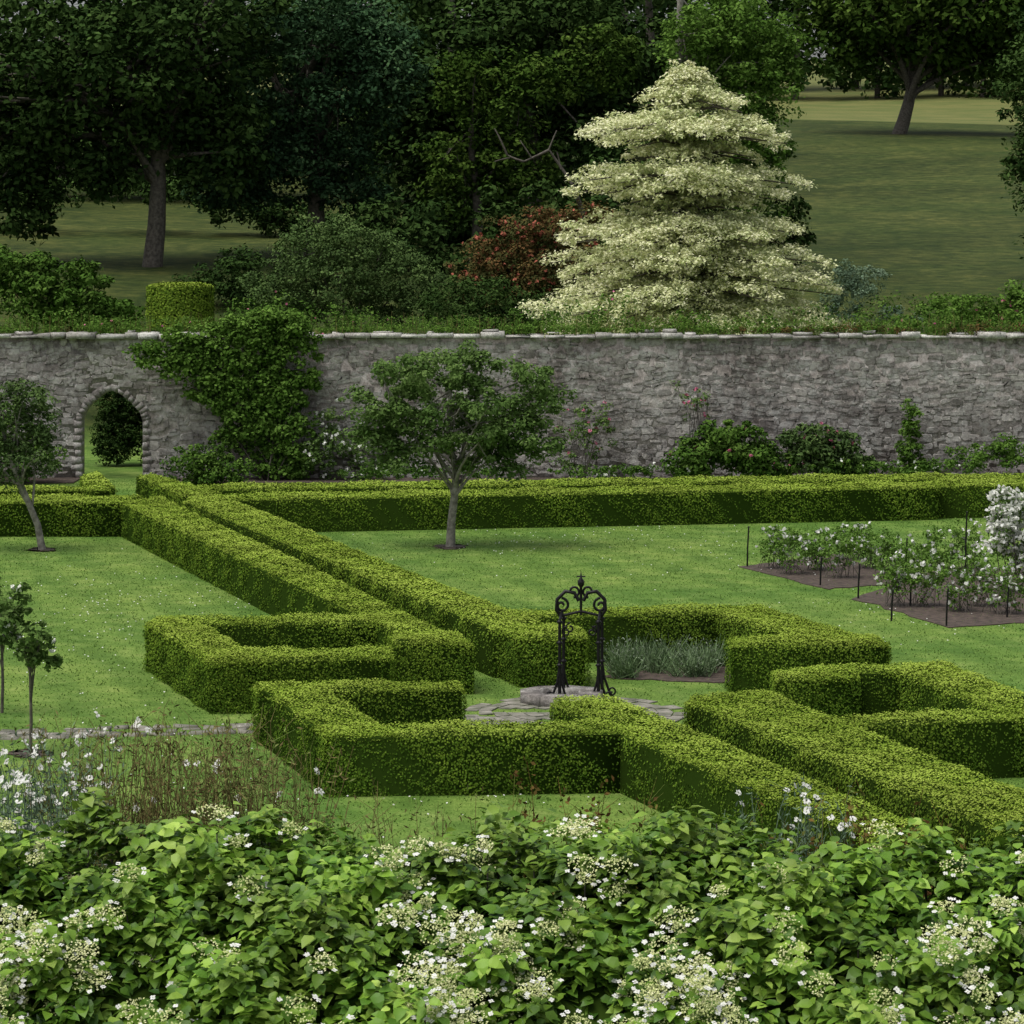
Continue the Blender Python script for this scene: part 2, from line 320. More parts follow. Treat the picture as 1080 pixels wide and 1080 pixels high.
wp('wall_shrub',[E(1035,483,W-.7,48,14,.7),E(1080,478,W-.7,50,18,.7),E(1160,470,W-.7,60,26,.7)],110,70,.2,.09,.05,M_light)
wp('wall_shrub',[E(35,482,W-.5,34,34,.8),E(0,460,W-.5,40,50,.8),E(-60,470,W-.5,60,50,.8)],170,80,.26,.1,.06,M_mid)
wp('border_perennials',[E(900,492,W-1,60,7,.5),E(660,497,W-1,90,6,.5),E(450,498,W-1,90,6,.5),E(980,493,W-1,60,7,.5)],160,30,.14,.1,.04,M_mid,fl=(30,.07))
wp('clipped_yew_hedge',[(-10.35,84.6,.7,.66,.6,.8),(-10.35,84.8,1.5,.64,.6,.8),(-9.6,84.8,1.2,.7,.7,1.3),(-9.9,85,2.0,.7,.6,.6)],420,60,.17,.09,.04,M_dark)
# ------- behind the wall
def bp(name,d,ells,ncl,nlf,cr,L,Wd,lm,tr=None,**k):
    t=None
    if tr: 
        px,top,r=tr[:3]; lean=tr[3] if len(tr)>3 else 0
        x=X_(px,d);z0=g_(d);z1=Z_(top,d);n=6
        t=([(x+lean*f+.15*math.sin(f*5),d*K,z0-.2+(z1-z0)*f) for f in np.linspace(0,1,n)],list(np.linspace(r,r*.35,n)))
    return plant(name,(ells[0][0],d*K,g_(d)),ells,ncl,nlf,cr,L,Wd,lm,bark=k.pop('bark',M_bark),trunk=t,**k)
d=46.5;bx=X_(190,d);n=11000
a=rng.uniform(0,6.283,n);zt0,zt1=Z_(345,d),Z_(299,d);top=rng.random(n)<.4; rr=np.where(top,.88*np.sqrt(rng.random(n)),.9)
zz=np.where(top,zt1-.1*(rr/.9)**4,rng.uniform(zt0,zt1-.08,n)); Pt=np.c_[bx+rr*np.cos(a),d*K+rr*np.sin(a),zz]+rng.normal(size=(n,3))*.02
Nt=np.where(top[:,None],np.array([[0,0,1.]]),np.c_[np.cos(a),np.sin(a),np.full(n,.3)])+ru(n)*.5
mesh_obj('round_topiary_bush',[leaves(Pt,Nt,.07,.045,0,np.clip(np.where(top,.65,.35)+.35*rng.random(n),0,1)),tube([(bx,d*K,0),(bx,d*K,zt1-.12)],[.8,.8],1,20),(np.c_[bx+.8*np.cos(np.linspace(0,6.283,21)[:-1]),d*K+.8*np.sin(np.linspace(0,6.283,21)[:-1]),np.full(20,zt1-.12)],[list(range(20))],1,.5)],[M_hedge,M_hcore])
bp('laurel_shrub',50,[E(60,310,50,60,38),E(10,290,50,50,30),E(100,335,50,50,24)],230,70,.35,.16,.08,M_mid)
bp('mounded_maple_shrub',54,[E(365,290,54,90,58),E(430,315,54,60,42),E(300,310,54,50,42),E(350,255,54,50,28)],420,90,.36,.11,.06,M_maple,limbs=10,lr=.05)
bp('coral_flowering_shrub',56,[E(570,270,56,78,50),E(530,300,56,60,40),E(600,240,56,45,28)],300,80,.36,.13,.07,M_rust,fl=(360,.12),fm=M_brick)
bp('evergreen_shrub',52,[E(500,325,52,60,38),E(560,340,52,40,30),E(640,330,52,60,25)],220,70,.32,.12,.06,M_dark)
bp('grey_shrub',52,[E(905,300,52,34,26),E(880,330,52,40,20),E(940,335,52,30,14)],120,70,.24,.09,.04,M_grey)
bp('rose_shrub',47,[E(1010,330,47,40,22),E(1060,335,47,40,26),E(1075,315,47,22,20),E(970,345,47,40,12)],170,60,.24,.1,.06,M_light,fl=(20,.1),fm=M_pink)
bp('broadleaf_tree',65,[E(90,60,65,150,90),E(200,30,65,110,90),E(0,120,65,80,70),E(60,150,65,80,45),E(190,130,65,60,50),E(-80,100,65,90,90),E(20,215,65,50,42),E(110,180,65,50,26),E(250,150,65,40,50),E(220,185,65,36,30)],640,75,.8,.28,.17,M_dark,(160,40,.4,.3),limbs=34,lr=.14)
bp('ash_tree',68,[E(330,90,68,105,85),E(290,170,68,75,60),E(370,180,68,50,50),E(400,60,68,60,60),E(310,20,68,110,60),E(240,190,68,40,36)],560,85,.7,.21,.12,M_blue,(330,60,.4),limbs=30,lr=.13)
bp('oak_tree',72,[E(500,120,72,80,100),E(580,90,72,100,80),E(640,180,72,80,90),E(480,230,72,70,70),E(560,20,72,110,60),E(690,90,72,60,90),E(430,120,72,50,80)],600,75,.8,.3,.18,M_dark,(560,60,.45),limbs=14,lr=.12)
bp('lime_tree',66,[E(500,100,66,50,50),E(545,175,66,45,50),E(475,190,66,40,50),E(570,80,66,60,30),E(640,60,66,40,40)],260,75,.5,.2,.12,M_oak,(500,120,.25),limbs=8,lr=.06)
bp('understory_shrubs',64,[E(450,280,64,60,50),E(560,250,64,70,60),E(640,260,64,70,70),E(760,280,64,80,60),E(830,245,64,24,60),E(700,180,64,80,60),E(790,160,64,45,60),E(420,230,64,40,40)],400,60,.6,.24,.14,M_dark)
bp('undergrowth',74,[E(30,205,74,70,18),E(190,200,74,80,16),E(260,215,74,50,26),E(300,235,74,50,24),E(380,240,74,60,24),E(130,198,74,70,12)],220,60,.5,.22,.12,M_dark)
bp('undergrowth',58,[E(250,285,58,40,22),E(225,305,58,40,18),E(270,310,58,40,20)],110,60,.35,.15,.08,M_dark)
bp('pine_tree',62,[E(770,30,62,60,50),E(800,90,62,48,50),E(740,60,62,50,60),E(790,160,62,45,50),E(750,130,62,60,50),E(820,50,62,26,40),E(795,210,62,30,30)],380,75,.5,.17,.1,M_light,(712,-20,.32,.35),limbs=18,lr=.07,bark=M_barkl)
bp('parkland_tree',120,[E(950,0,120,110,66),E(900,30,120,60,45),E(1020,50,120,70,36),E(1060,0,120,100,80),E(1080,70,120,40,40)],420,70,1.5,.5,.3,M_oak,(945,40,.55,1.9),limbs=20,lr=.25)
bp('yew_tree',62,[E(1110,90,62,60,90),E(1100,180,62,40,50),E(1150,250,62,60,60),E(1085,170,62,24,24)],260,70,.6,.2,.1,M_dark,(1140,60,.3),limbs=12,lr=.1)
# dead branch
d=60;parts=[]
for a,b,r0 in (((602,195),(578,160),.07),((578,160),(552,172),.06),((552,172),(535,165),.05),((535,165),(522,138),.04),((578,160),(586,140),.035),((586,162),(590,180),.03),((560,168),(548,150),.03),((538,168),(522,172),.03)):
    parts.append(tube(curve((X_(a[0],d),d*K-3,Z_(a[1],d)),(X_(b[0],d),d*K-3,Z_(b[1],d)),.1,7),np.linspace(r0,r0*.6,7),0,5))
parts.append(tube([(X_(640,d),d*K-1,g_(d)-.3),(X_(630,d),d*K-2,Z_(270,d)),(X_(602,d),d*K-3,Z_(195,d))],[.14,.11,.07],0,6))
mesh_obj('dead_branch_snag',parts,[M_bark])
# woodland
def woodland(name,spec,lm):
    parts=[]
    for x0,y0,hh,rr in spec:
        z0=float(terr(y0))
        C=np.concatenate([ell_pts((x0,y0,z0+hh*.56,rr,rr,hh*.48),56,.35),ell_pts((x0,y0-1,z0+hh*.12,rr*1.1,rr*.8,hh*.14),24,.4)]); r=rr*.28*(.6+.8*rng.random(len(C))); Rd=np.stack([r,r,r*.75],1)
        parts.append(clump_leaves(C,Rd,42,.11*rr,.07*rr,0,None))
        parts.append(tube([(x0,y0,z0-.5),(x0+.3,y0,z0+hh*.4),(x0,y0,z0+hh*.8)],[.3,.25,.1],1,6))
    return mesh_obj(name,parts,[lm,M_bark])
sp=[]
for x0 in np.arange(-50,11,5.2):
    sp.append((x0+rng.uniform(-1.5,1),rng.uniform(166,174),rng.uniform(15,20),rng.uniform(3.8,4.8)))
    sp.append((x0+rng.uniform(-1.5,1),rng.uniform(188,198),rng.uniform(18,24),rng.uniform(4.5,5.5)))
woodland('woodland',sp,M_dark)
sp=[]
for x0 in np.arange(-10,95,6.5):
    sp.append((x0+rng.uniform(-2,2),rng.uniform(322,330),rng.uniform(16,22),rng.uniform(5,6.5)))
    sp.append((x0+rng.uniform(-2,2),rng.uniform(345,360),rng.uniform(24,32),rng.uniform(6,8)))
woodland('woodland',sp,M_dark)
# ---------------------------------------------------------------- variegated dogwood
d=50;cx=X_(725,d);cy=d*K; z0=g_(d); parts=[tube([(cx,cy,z0-.2),(cx+.1,cy,4),(cx-.05,cy,7),(cx,cy,10.4)],[.17,.12,.07,.02],1,8)]
tiers=[(82,16,0,.22),(94,38,-2,.26),(108,56,8,.26),(132,108,-16,.28),(142,112,-2,.26),(160,70,4,.2),(186,134,0,.3),(197,116,-8,.26),(215,80,6,.22),(236,138,8,.3),(248,126,-14,.28),(268,150,4,.3),(284,140,14,.28),(302,154,0,.32),(318,162,-14,.32),(336,172,2,.32),(352,164,-10,.32)]
for t in tiers:
    zt=Z_(t[0],d)-.05; Rr=t[1]/36.; ox=t[2]/36.; na=int(6+Rr*3.2)
    for a in range(na):
        th=2*np.pi*(a+rng.uniform(-.4,.4))/na; ln=Rr*rng.uniform(.6,1.1); zz=zt+rng.uniform(-.18,.13)
        ex=cx+ox+ln*np.cos(th); ey=cy+ln*np.sin(th)
        S=np.array([cx,cy,zz-.05]);Ep=np.array([ex,ey,zz-.18*Rr/3])
        parts.append(tube(np.array([S,(S+Ep)/2+[0,0,.15],Ep]),[.045,.03,.01],1,4))
        nc=max(3,int(ln/.25)); f=(np.arange(nc)+.6)/nc; C=S+(Ep-S)*f[:,None]; C[:,2]+=.34*np.sin(f*np.pi*.9)+rng.normal(size=nc)*.04
        wd=.15+.3*f*(1.25-f)*2; sd=np.c_[-np.sin(th)*wd,np.cos(th)*wd,rng.normal(size=nc)*.1]; C=np.concatenate([C,C+sd,C-sd*[1,1,-1]])
        C=C[rng.random(len(C))<.9]
        if len(C)==0: continue
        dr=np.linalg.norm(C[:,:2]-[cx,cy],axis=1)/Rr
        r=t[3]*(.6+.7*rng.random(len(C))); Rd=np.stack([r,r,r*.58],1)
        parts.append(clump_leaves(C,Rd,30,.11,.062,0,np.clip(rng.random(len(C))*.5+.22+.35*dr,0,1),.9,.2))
n=70;C=np.c_[cx+rng.normal(size=n)*.35,cy+rng.normal(size=n)*.35,rng.uniform(4,9.8,n)]
parts.append(clump_leaves(C,np.full((n,3),.32),24,.13,.07,0,rng.random(n)*.2))
mesh_obj('variegated_dogwood_tree',parts,[M_cream,M_bark])
# ---------------------------------------------------------------- stone wall
WY=80.4;XA,XB,ZS,ZT=-10.74,-9.21,1.45,2.2; WH=3.5; XC=(XA+XB)/2
def archz(x):
    t=np.clip(np.abs(np.asarray(x,float)-XC)/((XB-XA)/2),0,1); return ZS+(ZT-ZS)*np.maximum(1-t**1.25,0)**.62
parts=[]
def box(x0,x1,y0,y1,z0,z1,m=0,rnd=.5,j=0):
    V=np.array([[x,y,z] for z in (z0,z1) for x,y in ((x0,y0),(x1,y0),(x1,y1),(x0,y1))],float)
    if j: V+=rng.uniform(-j,j,V.shape)
    return (V,np.array([[0,3,2,1],[4,5,6,7],[0,1,5,4],[1,2,6,5],[2,3,7,6],[3,0,4,7]]),m,rnd)
TH=.6
parts.append(box(-45,XA,WY,WY+TH,-.2,WH,0)); parts.append(box(XB,45,WY,WY+TH,-.2,WH,0))
ax=np.linspace(XA,XB,21)
for a,b in zip(ax[:-1],ax[1:]):
    za,zb=archz(a),archz(b)
    V=np.array([[a,WY,za],[b,WY,zb],[b,WY,WH],[a,WY,WH],[a,WY+TH,za],[b,WY+TH,zb],[b,WY+TH,WH],[a,WY+TH,WH]])
    parts.append((V,np.array([[0,1,2,3],[5,4,7,6],[0,4,5,1]]),0,.5))
SV=[];SF=[];FF=[];SR=[];o=0;z=0.0
while z<WH-.02:
    hh=rng.uniform(.05,.14); hh=min(hh,WH-z); x=-30+rng.uniform(0,.3)
    while x<30:
        w=rng.uniform(.07,.4); g=.003
        xc=x+w/2;zc=z+hh/2; sk=(abs(xc-XC)<(XB-XA)/2+w/2+.1) and (zc-hh/2<archz(xc)+.16 if abs(xc-XC)<(XB-XA)/2 else zc<ZS+.3 and abs(xc-XC)<(XB-XA)/2+w/2)
        if not sk and rng.random()>.2:
            dz=rng.normal()*.04; e1,e2=rng.uniform(-.03,.055,2)
            a0,a1,b0,b1=x+g,x+w-g,z+g+dz-e1,z+hh-g+dz+e2
            if b1-b0<.03: b1=b0+.04
            c=min(w,b1-b0)*rng.uniform(.05,.35)
            oc=np.array([[a0+c,b0],[a1-c,b0],[a1,b0+c],[a1,b1-c],[a1-c,b1],[a0+c,b1],[a0,b1-c],[a0,b0+c]])+rng.normal(size=(8,2))*.018
            oc[:,1]+=.06*np.sin(oc[:,0]*.9+z*1.5)+.035*np.sin(oc[:,0]*2.7+z*4)
            oc[:,1]=np.clip(oc[:,1],0,WH)
            pr=rng.uniform(.006,.026); cen=oc.mean(0); ic=cen+(oc-cen)*.86
            tl=rng.normal(size=2)*.04
            V=np.concatenate([np.c_[oc[:,0],np.full(8,WY),oc[:,1]],np.c_[ic[:,0],WY-pr+(ic-cen)@tl-rng.random()*.003,ic[:,1]]])
            SV.append(V);FF.append(o+np.arange(8,16)); SF+= [[o+q,o+(q+1)%8,o+8+(q+1)%8,o+8+q] for q in range(8)]
            SR.append(np.full(16,rng.random())); o+=16
        x+=w
    z+=hh
SVa=np.concatenate(SV);SRa=np.concatenate(SR)
parts.append((SVa,np.array(SF),1,SRa)); parts.append((SVa,np.array(FF),1,SRa))
arc=[(XA,zz) for zz in np.linspace(0,ZS,9)]+[(xx,float(archz(xx))) for xx in XA+(XB-XA)*(.5-.5*np.cos(np.linspace(0,np.pi,19)))[1:-1]]+[(XB,zz) for zz in np.linspace(ZS,0,9)]
arc=np.array(arc); tg=nrm(np.gradient(arc,axis=0)); on=np.c_[-tg[:,1],tg[:,0]]
for a in range(len(arc)-1):
    p,q=arc[a],arc[a+1]; e=(q-p)*.03; wv=rng.uniform(.1,.24); f=-.024-rng.random()*.012
    pts2=[p+e,q-e,q-e+on[a+1]*wv,p+e+on[a]*wv]
    V=np.array([[u[0],WY+.3,u[1]] for u in pts2]+[[u[0],WY+f,u[1]] for u in pts2]); V[:,[0,2]]+=rng.normal(size=(8,2))*.014
    parts.append((V,np.array([[4,5,6,7],[0,1,5,4],[1,2,6,5],[2,3,7,6],[3,0,4,7]]),1,.05+rng.random()*.45))
x=-30
while x<30:
    w=rng.uniform(.2,.8);h=rng.uniform(.05,.15)
    parts.append(box(x+.01,x+w-.01,WY-.1-rng.random()*.1,WY+TH+.1,WH+.004,WH+h,2,rng.random(),.024))
    if rng.random()<.3: parts.append(box(x+.05,x+w*.7,WY-.0,WY+TH-.1,WH+h+.025,WH+h+rng.uniform(.04,.09),2,rng.random(),.02))
    x+=w
mesh_obj('stone_garden_wall',parts,[M_mortar,M_stone,M_cope])
parts=[]
n=1000;C=np.c_[rng.uniform(-20,20,n),rng.uniform(WY-.05,WY+.65,n),np.full(n,WH+.17)]; r=rng.uniform(.05,.2,n)*(1+.5*np.sin(C[:,0]*1.7))
C[:,2]+=r*.3
red=(C[:,0]>5.5)&(rng.random(n)<.5); far=(C[:,1]<WY+.2)&(np.sin(C[:,0]*2.3)+np.sin(C[:,0]*5.9)<.5); keep=~far|(red&(rng.random(n)<.6))
for msk,m in ((~red&keep,0),(red&keep,1)): parts.append(clump_leaves(C[msk],np.stack([r,r,r*.9],1)[msk],34,.07,.03,m))
n=1100;B=np.c_[rng.uniform(-20,20,n),rng.uniform(WY+.1,WY+.9,n),np.full(n,WH)]
for a in range(n): parts.append(tube([B[a],B[a]+[rng.normal()*.05,0,rng.uniform(.2,.65)]],[.007,.003],2 if a%3 else 0,3)) 
C=B+np.c_[rng.normal(size=(n,2))*.05,rng.uniform(.2,.5,n)]
parts.append(clump_leaves(C,np.full((n,3),.1),10,.07,.025,0))
mesh_obj('wall_top_plants',parts,[M_light,M_rust,M_dry])
n=560;x=rng.uniform(-20,20,n);C=np.c_[x,rng.uniform(81.6,85,n),2.6+1.5*rng.random(n)+.3*np.sin(x*.8)]
C=C[(np.abs(C[:,0]+9.9)>2.2)|(C[:,2]>3.4)]; C=C[(np.abs(C[:,0]-bx)>1.3)|(C[:,2]<3.7)]
mesh_obj('flower_border',[clump_leaves(C,np.full((len(C),3),.32),50,.1,.05,0)]+[leaves(C[rng.integers(len(C),size=90)]+ru(90)*.33,ru(90),.08,.07,1,rng.random(90))],[M_mid,M_pink])
# ---------------------------------------------------------------- path, paving, beds
def sheet(pl,z,m):
    n=len(pl); V=np.concatenate([np.c_[pl,np.full(n,-.02)],np.c_[pl,np.full(n,z)]])
    return (V,[list(range(n,2*n))],m,.5),(V,[[a,(a+1)%n,n+(a+1)%n,n+a] for a in range(n)],m,.5)
cw=(.83,42.3)
parts=[]
for rr in range(4):
    x=-14.+rng.random()*.2
    while x<-.4:
        w=rng.uniform(.12,.4); y=40.15+(x+6.4)*.17+rr*.2
        if rng.random()<.85: parts.append(box(x+.015,x+w-.015,y+.01,y+.19,-.05,.01+rng.random()*.01,0,rng.random(),.012))
        x+=w
mesh_obj('stone_path',parts,[M_paving])
parts=[]
for rr in np.arange(.3,1.4,.2):
    n=int(2*np.pi*rr/.3)
    for a in range(n):
        if rng.random()<.12: continue
        t0,t1=2*np.pi*(a+.04)/n,2*np.pi*(a+.96)/n; r1=rr+.185; z=.012+rng.random()*.01
        pl=np.array([[cw[0]+q*math.cos(t),cw[1]+q*math.sin(t)] for q,t in ((rr,t0),(r1,t0),(r1,t1),(rr,t1))])+rng.normal(size=(4,2))*.008
        parts+=list(sheet(pl,z,0))
mesh_obj('well_paving',parts,[M_paving])
parts=[]; cw2=(.66,43.3)
n=9
for a in range(n):
    t0,t1=2*np.pi*(a+.02)/n,2*np.pi*(a+.98)/n
    pl2=np.array([[cw2[0]+q*math.cos(t),cw2[1]+q*math.sin(t)] for q,t in ((.3,t0),(.58,t0),(.58,t1),(.3,t1))])
    V=np.concatenate([np.c_[pl2,np.full(4,-.02)],np.c_[pl2,np.full(4,.14+rng.random()*.012)]])
    parts.append((V,np.array([[0,3,2,1],[4,5,6,7],[0,1,5,4],[1,2,6,5],[2,3,7,6],[3,0,4,7]]),0,.2))
mesh_obj('stone_well',parts,[M_stone])
beds=[[(780,598),(872,622),(965,614),(880,585)],[(900,632),(1000,662),(1110,656),(1110,600),(990,600)],[(640,704),(640,716),(770,722),(785,700),(640,694)]]
for cx0,cy0,rx,ry in ((475,577,14,2.6),(32,795,20,4),(45,580,12,2)):
    beds.append([(cx0+rx*math.cos(t),cy0+ry*math.sin(t)) for t in np.linspace(0,6.28,13)[:-1]])
parts=[]
for b_ in beds:
    pl=np.array([G(*p) for p in b_]); q=[]
    for a in range(len(pl)):
        for f in np.linspace(0,1,9)[:-1]:
            q.append(pl[a]+(pl[(a+1)%len(pl)]-pl[a])*f+rng.normal(size=2)*.045)
    parts+=list(sheet(np.array(q),.015,0))
mesh_obj('soil_bed',parts,[M_soil])
mesh_obj('soil_bed',list(sheet(np.array([[XB,78.9],[30,78.9],[30,WY],[XB,WY]]),.03,0))+list(sheet(np.array([[-30,78.9],[XA,78.9],[XA,WY],[-30,WY]]),.03,0)),[M_soil])
# lavender
n=70; pc=np.array([G(a,b) for a,b in zip(rng.uniform(648,764,n),rng.uniform(688,716,n))]); hc=rng.uniform(.22,.55,n)
m=30; idx=np.repeat(np.arange(n),m); B=np.c_[pc[idx]+rng.normal(size=(n*m,2))*.05,np.zeros(n*m)]; out=rng.normal(size=(n*m,2))*.16
Tp=np.c_[B[:,:2]+out,hc[idx]*rng.uniform(.6,1,n*m)]
dd=ru(n*m)*.008;V=np.stack([B-dd,B+dd,Tp+dd*.4,Tp-dd*.4],1).reshape(-1,3)
parts=[(V,np.arange(4*n*m).reshape(n*m,4),0,np.repeat(rng.random(n*m)*.75,4)),leaves((B*.35+Tp*.65),ru(n*m),.07,.012,0,rng.random(n*m)*.7),leaves(Tp[:500],ru(500),.05,.016,0,.8+.2*rng.random(500)),clump_leaves(np.c_[pc,np.full(n,.1)],np.full((n,3),.13),26,.07,.014,0,rng.random(n)*.5)]
mesh_obj('lavender_plant',parts,[M_lav])
# roses
def rose(px,py,hh,rx,nf):
    d=11700/(py-230.);x=X_(px,d);y=d*K; r=rx*d/1800
    plant('white_rose_bush',(x,y,0),[(x,y,hh*.55,r,r,hh*.48)],42,22,.14,.055,.035,M_light,bark=M_bark,limbs=18,fl=(int(nf*1.4),.07),lr=.006)
for a in ((815,600,.85,16,16),(835,606,.9,18,14),(860,602,.75,18,10),(885,610,.9,20,12),(915,600,.85,20,12),(940,606,.85,18,10),(965,612,.8,18,10),(945,640,.8,20,16),(975,640,.95,20,18),(1010,645,.9,20,16),(1035,640,1.0,20,22),(1060,648,.85,22,18),(900,590,.7,20,9),(990,600,.8,20,12),(1020,600,1.0,20,14)): rose(*a)
d=11700/(625-230.);x=X_(1068,d);y=d*K
plant('white_shrub_rose',(x,y,0),[(x,y,1.0,.55,.5,.75),(x+.5,y,.9,.6,.6,.8),(x-.05,y,1.5,.38,.35,.3)],100,40,.18,.06,.04,M_apple,bark=M_bark,limbs=18,fl=(900,.075),lr=.01)
for px,py,hh in ((788,598,.75),(905,632,.6),(998,661,.6),(955,612,.75),(1018,610,1.2),(940,655,.5),(1062,652,.5),(960,640,.55),(865,618,.5)):
    x,y=G(px,py); mesh_obj('plant_stake',[tube([(x,y,-.05),(x+.01,y,hh*.5),(x+.03,y,hh)],[.016,.015,.014],0,6),tube([(x+.03,y,hh),(x+.03,y,hh+.012)],[.02,.002],0,6)],[M_iron])
# ---------------------------------------------------------------- wrought iron well frame
parts=[];fx,fy=.93,43.45
def spl(cx,cz,r0,r1,a0,a1,y,n=26):
    t=np.linspace(0,1,n);a=a0+(a1-a0)*t;r=r0+(r1-r0)*t; return np.c_[cx+r*np.cos(a),np.full(n,y),cz+r*np.sin(a)]
HB=.0
for sx in (-1,1):
    X0=fx+sx*.26
    for yy in (-.2,.2):
        Yv=fy+yy; Xv=X0+.03*(1 if yy>0 else -1)
        parts.append(tube([(Xv,Yv,HB),(Xv,Yv,.6),(Xv,Yv,1.1)],[.024,.022,.022],0,7))
        parts.append(tube([(Xv+sx*.17,Yv,HB),(Xv+sx*.11,Yv,HB+.05),(Xv+sx*.03,Yv,.28),(Xv,Yv,.5)],.017,0,6))
        parts.append(tube([(Xv-sx*.15,Yv,HB),(Xv-sx*.09,Yv,HB+.05),(Xv-sx*.02,Yv,.28),(Xv,Yv,.45)],.015,0,6))
        parts.append(tube(spl(Xv+sx*.13,HB+.1,.06,.015,-1.57,-1.57+sx*7,Yv),.013,0,5))
        parts.append(tube(spl(Xv-sx*.09,.95,.07,.015,math.pi/2,math.pi/2-sx*7,Yv),.012,0,5))
        for zc in (.5,.8,1.08): parts.append(tube([(Xv,Yv,zc-.025),(Xv,Yv,zc),(Xv,Yv,zc+.025)],[.02,.045,.02],0,8))
    Xb=X0
    parts.append(tube([(Xb-.03,fy-.2,1.1),(Xb,fy,1.2),(Xb+.03,fy+.2,1.1)],.018,0,6))
    q=np.array([(Xb,fy,1.12),(Xb+sx*.07,fy,1.22),(Xb+sx*.06,fy,1.36),(Xb-sx*.05,fy,1.47),(Xb-sx*.17,fy,1.45),(fx+sx*.03,fy,1.34)])
    parts.append(tube(q,.026,0,7))
    parts.append(tube(spl(Xb+sx*.0,1.28,.1,.02,math.pi/2,math.pi/2+sx*8,fy),.018,0,6))
    parts.append(tube(spl(fx+sx*.1,1.47,.085,.02,-math.pi/2,-math.pi/2-sx*7,fy),.016,0,6))
parts.append(tube([(fx,fy,1.15),(fx,fy,1.4),(fx,fy,1.52),(fx,fy,1.56),(fx,fy,1.61),(fx,fy,1.65),(fx,fy,1.74)],[.016,.02,.018,.045,.045,.016,.003],0,8))
parts.append(tube([(fx-.06,fy,1.67),(fx+.06,fy,1.67)],.01,0,5)); parts.append(tube([(fx-.26,fy,1.14),(fx,fy,1.2),(fx+.26,fy,1.14)],.018,0,6))
mesh_obj('wrought_iron_well_frame',parts,[M_iron],True)
# ---------------------------------------------------------------- foreground climbing hydrangea
prof=np.array([(16.3,.2),(16.5,1.3),(16.9,2.0),(17.6,2.52),(18.4,2.83),(19.0,2.86),(19.6,2.55),(19.8,1.1)])
seg=np.linalg.norm(np.diff(prof,axis=0),axis=1);cum=np.concatenate([[0],np.cumsum(seg)])
def surf(s): return np.interp(s,cum,prof[:,0]),np.interp(s,cum,prof[:,1])
ns=8800; s=np.where(rng.random(ns)<.86,rng.uniform(cum[1]+.45,cum[5]+.2,ns),rng.uniform(0,cum[-1],ns)); x=np.where(rng.random(ns)<.85,rng.uniform(-3.3,3.3,ns),rng.uniform(-4.8,4.8,ns))
yy,zz=surf(s); y2,z2=surf(np.minimum(s+.05,cum[-1])); tn=nrm(np.c_[y2-yy,z2-zz]+1e-6); nor=np.c_[np.zeros(ns),-tn[:,1],tn[:,0]]
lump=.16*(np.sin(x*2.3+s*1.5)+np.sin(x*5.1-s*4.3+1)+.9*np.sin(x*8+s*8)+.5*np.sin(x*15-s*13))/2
P0=np.c_[x,yy,zz]+nor*(lump+rng.uniform(-.16,.1,ns))[:,None]; P0[:,2]-=.012*x+.03
ax_=nrm(nor*.6+[0,-.1,.8]+ru(ns)*.45); m=6; idx=np.repeat(np.arange(ns),m); A=ax_[idx]; n=ns*m
T=nrm(np.cross(A,ru(n))); T=nrm(T+A*rng.uniform(-.35,.35,n)[:,None]+[0,0,-.15]); Nn=nrm(A+ru(n)*.25)
P=P0[idx]+T*.02-A*rng.uniform(0,.12,n)[:,None]; L=rng.uniform(.05,.105,n); sr=rng.random(ns)
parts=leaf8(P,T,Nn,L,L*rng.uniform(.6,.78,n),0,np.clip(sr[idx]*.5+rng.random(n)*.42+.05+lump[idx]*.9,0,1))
for a in range(500): parts.append(tube([P0[a]-nor[a]*.35,P0[a]-ax_[a]*.05],[.008,.004],1,4))
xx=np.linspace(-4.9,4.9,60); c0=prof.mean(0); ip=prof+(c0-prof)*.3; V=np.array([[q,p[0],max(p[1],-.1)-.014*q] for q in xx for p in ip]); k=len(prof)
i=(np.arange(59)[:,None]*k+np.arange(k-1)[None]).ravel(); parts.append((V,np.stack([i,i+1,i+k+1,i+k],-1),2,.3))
heads=[]
for a in rng.permutation(ns):
    p=P0[a]
    prob=.06+.6*max(0,min(1,(2.7-p[2])/.45))
    if lump[a]>-.06 and abs(p[0])<4.2 and s[a]>cum[1]+.3 and s[a]<cum[5] and rng.random()<prob*(.15+.85*(math.sin(p[0]*2.1+2.6+2*p[2])>-.15)): heads.append(a)
    if len(heads)>=520: break
for a in heads:
    c=P0[a]+ax_[a]*.08; A1=nrm(ax_[a]+np.array([0,-.4,.35])); U=nrm(np.cross(A1,[1,.2,0])); W2=np.cross(A1,U); rr=rng.uniform(.05,.1)
    n=110;th=rng.uniform(0,6.28,n);q=rr*np.sqrt(rng.random(n)); pp=c+U*(q*np.cos(th))[:,None]+W2*(q*np.sin(th))[:,None]+A1*((rr-q)*.3+rng.normal(size=n)*.008)[:,None]
    parts.append(leaves(pp,A1+ru(n)*.8,.015,.012,3,np.clip(rng.random(n)*.7+rng.random()*.4-.05,0,1)))
    nf=rng.integers(2,8)
    for f in range(nf):
        t=rng.uniform(0,6.28); cc=c+(U*math.cos(t)+W2*math.sin(t))*(rr+.02)+A1*.008; t0=rng.uniform(0,1.57)
        TT=np.array([U*math.cos(t0+q*1.571)+W2*math.sin(t0+q*1.571) for q in range(4)]); NN=np.repeat((A1+ru(1)[0]*.3)[None],4,0)
        parts.append(leaves(cc+TT*.009,NN,.02,.016,4,rng.random(4)))
mesh_obj('climbing_hydrangea',parts,[M_hyd,M_bark,M_hcore,M_umbel,M_white])
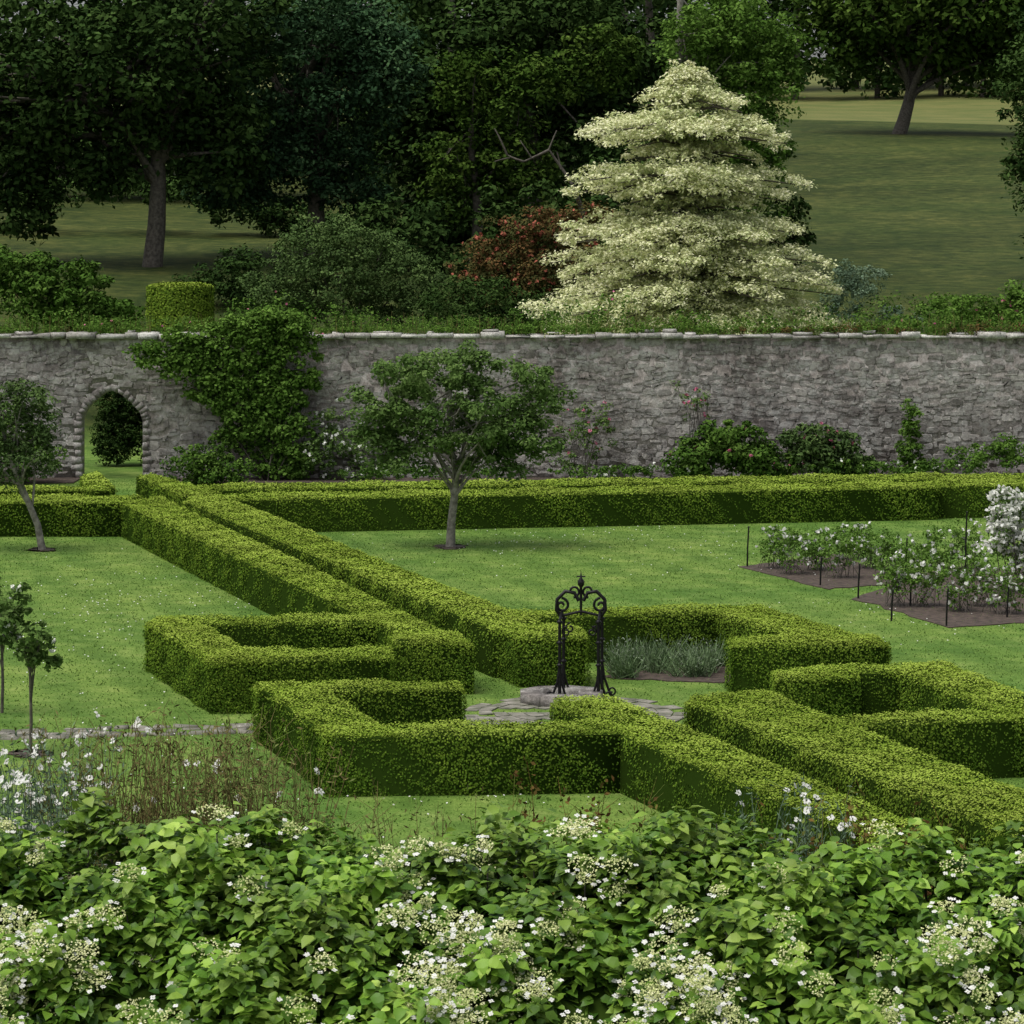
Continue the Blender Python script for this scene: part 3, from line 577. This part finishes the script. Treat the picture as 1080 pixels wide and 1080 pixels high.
# tall perennials behind the hydrangea
def stalks(name,px0,px1,D,ztop,zb,n,lm,fl=0,fs=.05,fm=None,lean=.12,leafn=10,L=.05,Wd=.012):
    parts=[]; 
    for a in range(n):
        x=(rng.uniform(px0,px1)-540)*D/F; y=D+rng.uniform(-.4,.6); zt=ztop-.75*rng.random()**1.1
        tx,ty=x+rng.normal()*lean,y+rng.normal()*lean
        lo=np.array([(x,y,0.),(x+(tx-x)*.3,y,1.2)]); cv=curve((x+(tx-x)*.3,y,2.1),(tx,ty,zt),.08,6); parts.append(tube(np.concatenate([lo,cv]),np.linspace(.006,.002,8),0,3,rng.random()))
        for b in range(4):
            j=rng.integers(1,6); parts.append(tube([cv[j],cv[j]+[rng.normal()*.07,rng.normal()*.07,rng.uniform(.05,.16)]],[.0028,.001],0,3,rng.random()))
        k=rng.integers(0,6,size=leafn); parts.append(leaves(cv[k]+rng.normal(size=(leafn,3))*.035,ru(leafn),L,Wd,0,rng.random(leafn)))
        if rng.random()<fl:
            for h in range(rng.integers(1,4)):
                t=rng.uniform(0,6.28,9); A=nrm(np.array([rng.normal()*.6,-.7,.8])); U=nrm(np.cross(A,[1,0,.1]));W2=np.cross(A,U)
                q=cv[-1]+(rng.normal(size=3)*.05 if h else 0)+(U[None]*np.cos(t)[:,None]+W2[None]*np.sin(t)[:,None])*fs*.4
                parts.append(leaves(q,np.repeat(A[None],9,0)+ru(9)*.25,fs*.8,fs*.5,1,rng.random(9)))
    mesh_obj(name,parts,[lm,fm or M_white])
stalks('daisy_clump',-120,95,19.9,3.26,0,240,M_grey,.42,.036,leafn=24)
stalks('dry_perennial_clump',70,310,20.1,3.3,0,430,M_dry,.02,.04,lean=.22,leafn=22)
stalks('daisy_clump',790,885,20,2.9,0,60,M_grey,.3,.035,leafn=20)
stalks('rose_shoots',525,560,20,3.06,0,14,M_red,leafn=30,L=.045,Wd=.025)
stalks('rose_shoots',590,690,20,3.02,0,44,M_red,leafn=34,L=.045,Wd=.025)
stalks('rose_shoots',780,1010,19.9,2.86,0,90,M_red,leafn=30,L=.045,Wd=.025)
stalks('rose_shoots',330,520,20,2.88,0,60,M_dry,leafn=20)
# ---------------------------------------------------------------- light, camera
w=bpy.data.worlds.new('World'); sc.world=w; w.use_nodes=True; nt=w.node_tree; nt.nodes.clear()
o=nt.nodes.new('ShaderNodeOutputWorld');bg=nt.nodes.new('ShaderNodeBackground');sky=nt.nodes.new('ShaderNodeTexSky')
AZ=-115;EL=68
sky.sky_type='NISHITA';sky.sun_disc=False;sky.sun_elevation=R(EL);sky.sun_rotation=R(AZ);sky.dust_density=4;sky.air_density=1
hs=nt.nodes.new('ShaderNodeHueSaturation');hs.inputs['Saturation'].default_value=.35
nt.links.new(sky.outputs[0],hs.inputs['Color']);nt.links.new(hs.outputs[0],bg.inputs[0]);bg.inputs[1].default_value=.15;nt.links.new(bg.outputs[0],o.inputs[0])
sl=bpy.data.lights.new('sun','SUN');sl.energy=2.3;sl.angle=R(40);sl.color=(1,.97,.93);so=bpy.data.objects.new('sun',sl);sc.collection.objects.link(so)
az=R(AZ);el=R(EL); dv=Vector((math.sin(az)*math.cos(el),math.cos(az)*math.cos(el),math.sin(el))); so.rotation_euler=dv.to_track_quat('Z','Y').to_euler()
cam=bpy.data.cameras.new('camera');co=bpy.data.objects.new('camera',cam);sc.collection.objects.link(co);co.location=(0,0,H);co.rotation_euler=(R(90),0,0)
cam.sensor_width=36;cam.lens=F/1080*36;cam.shift_y=-310/1080;cam.clip_end=2000;cam.clip_start=.5;sc.camera=co
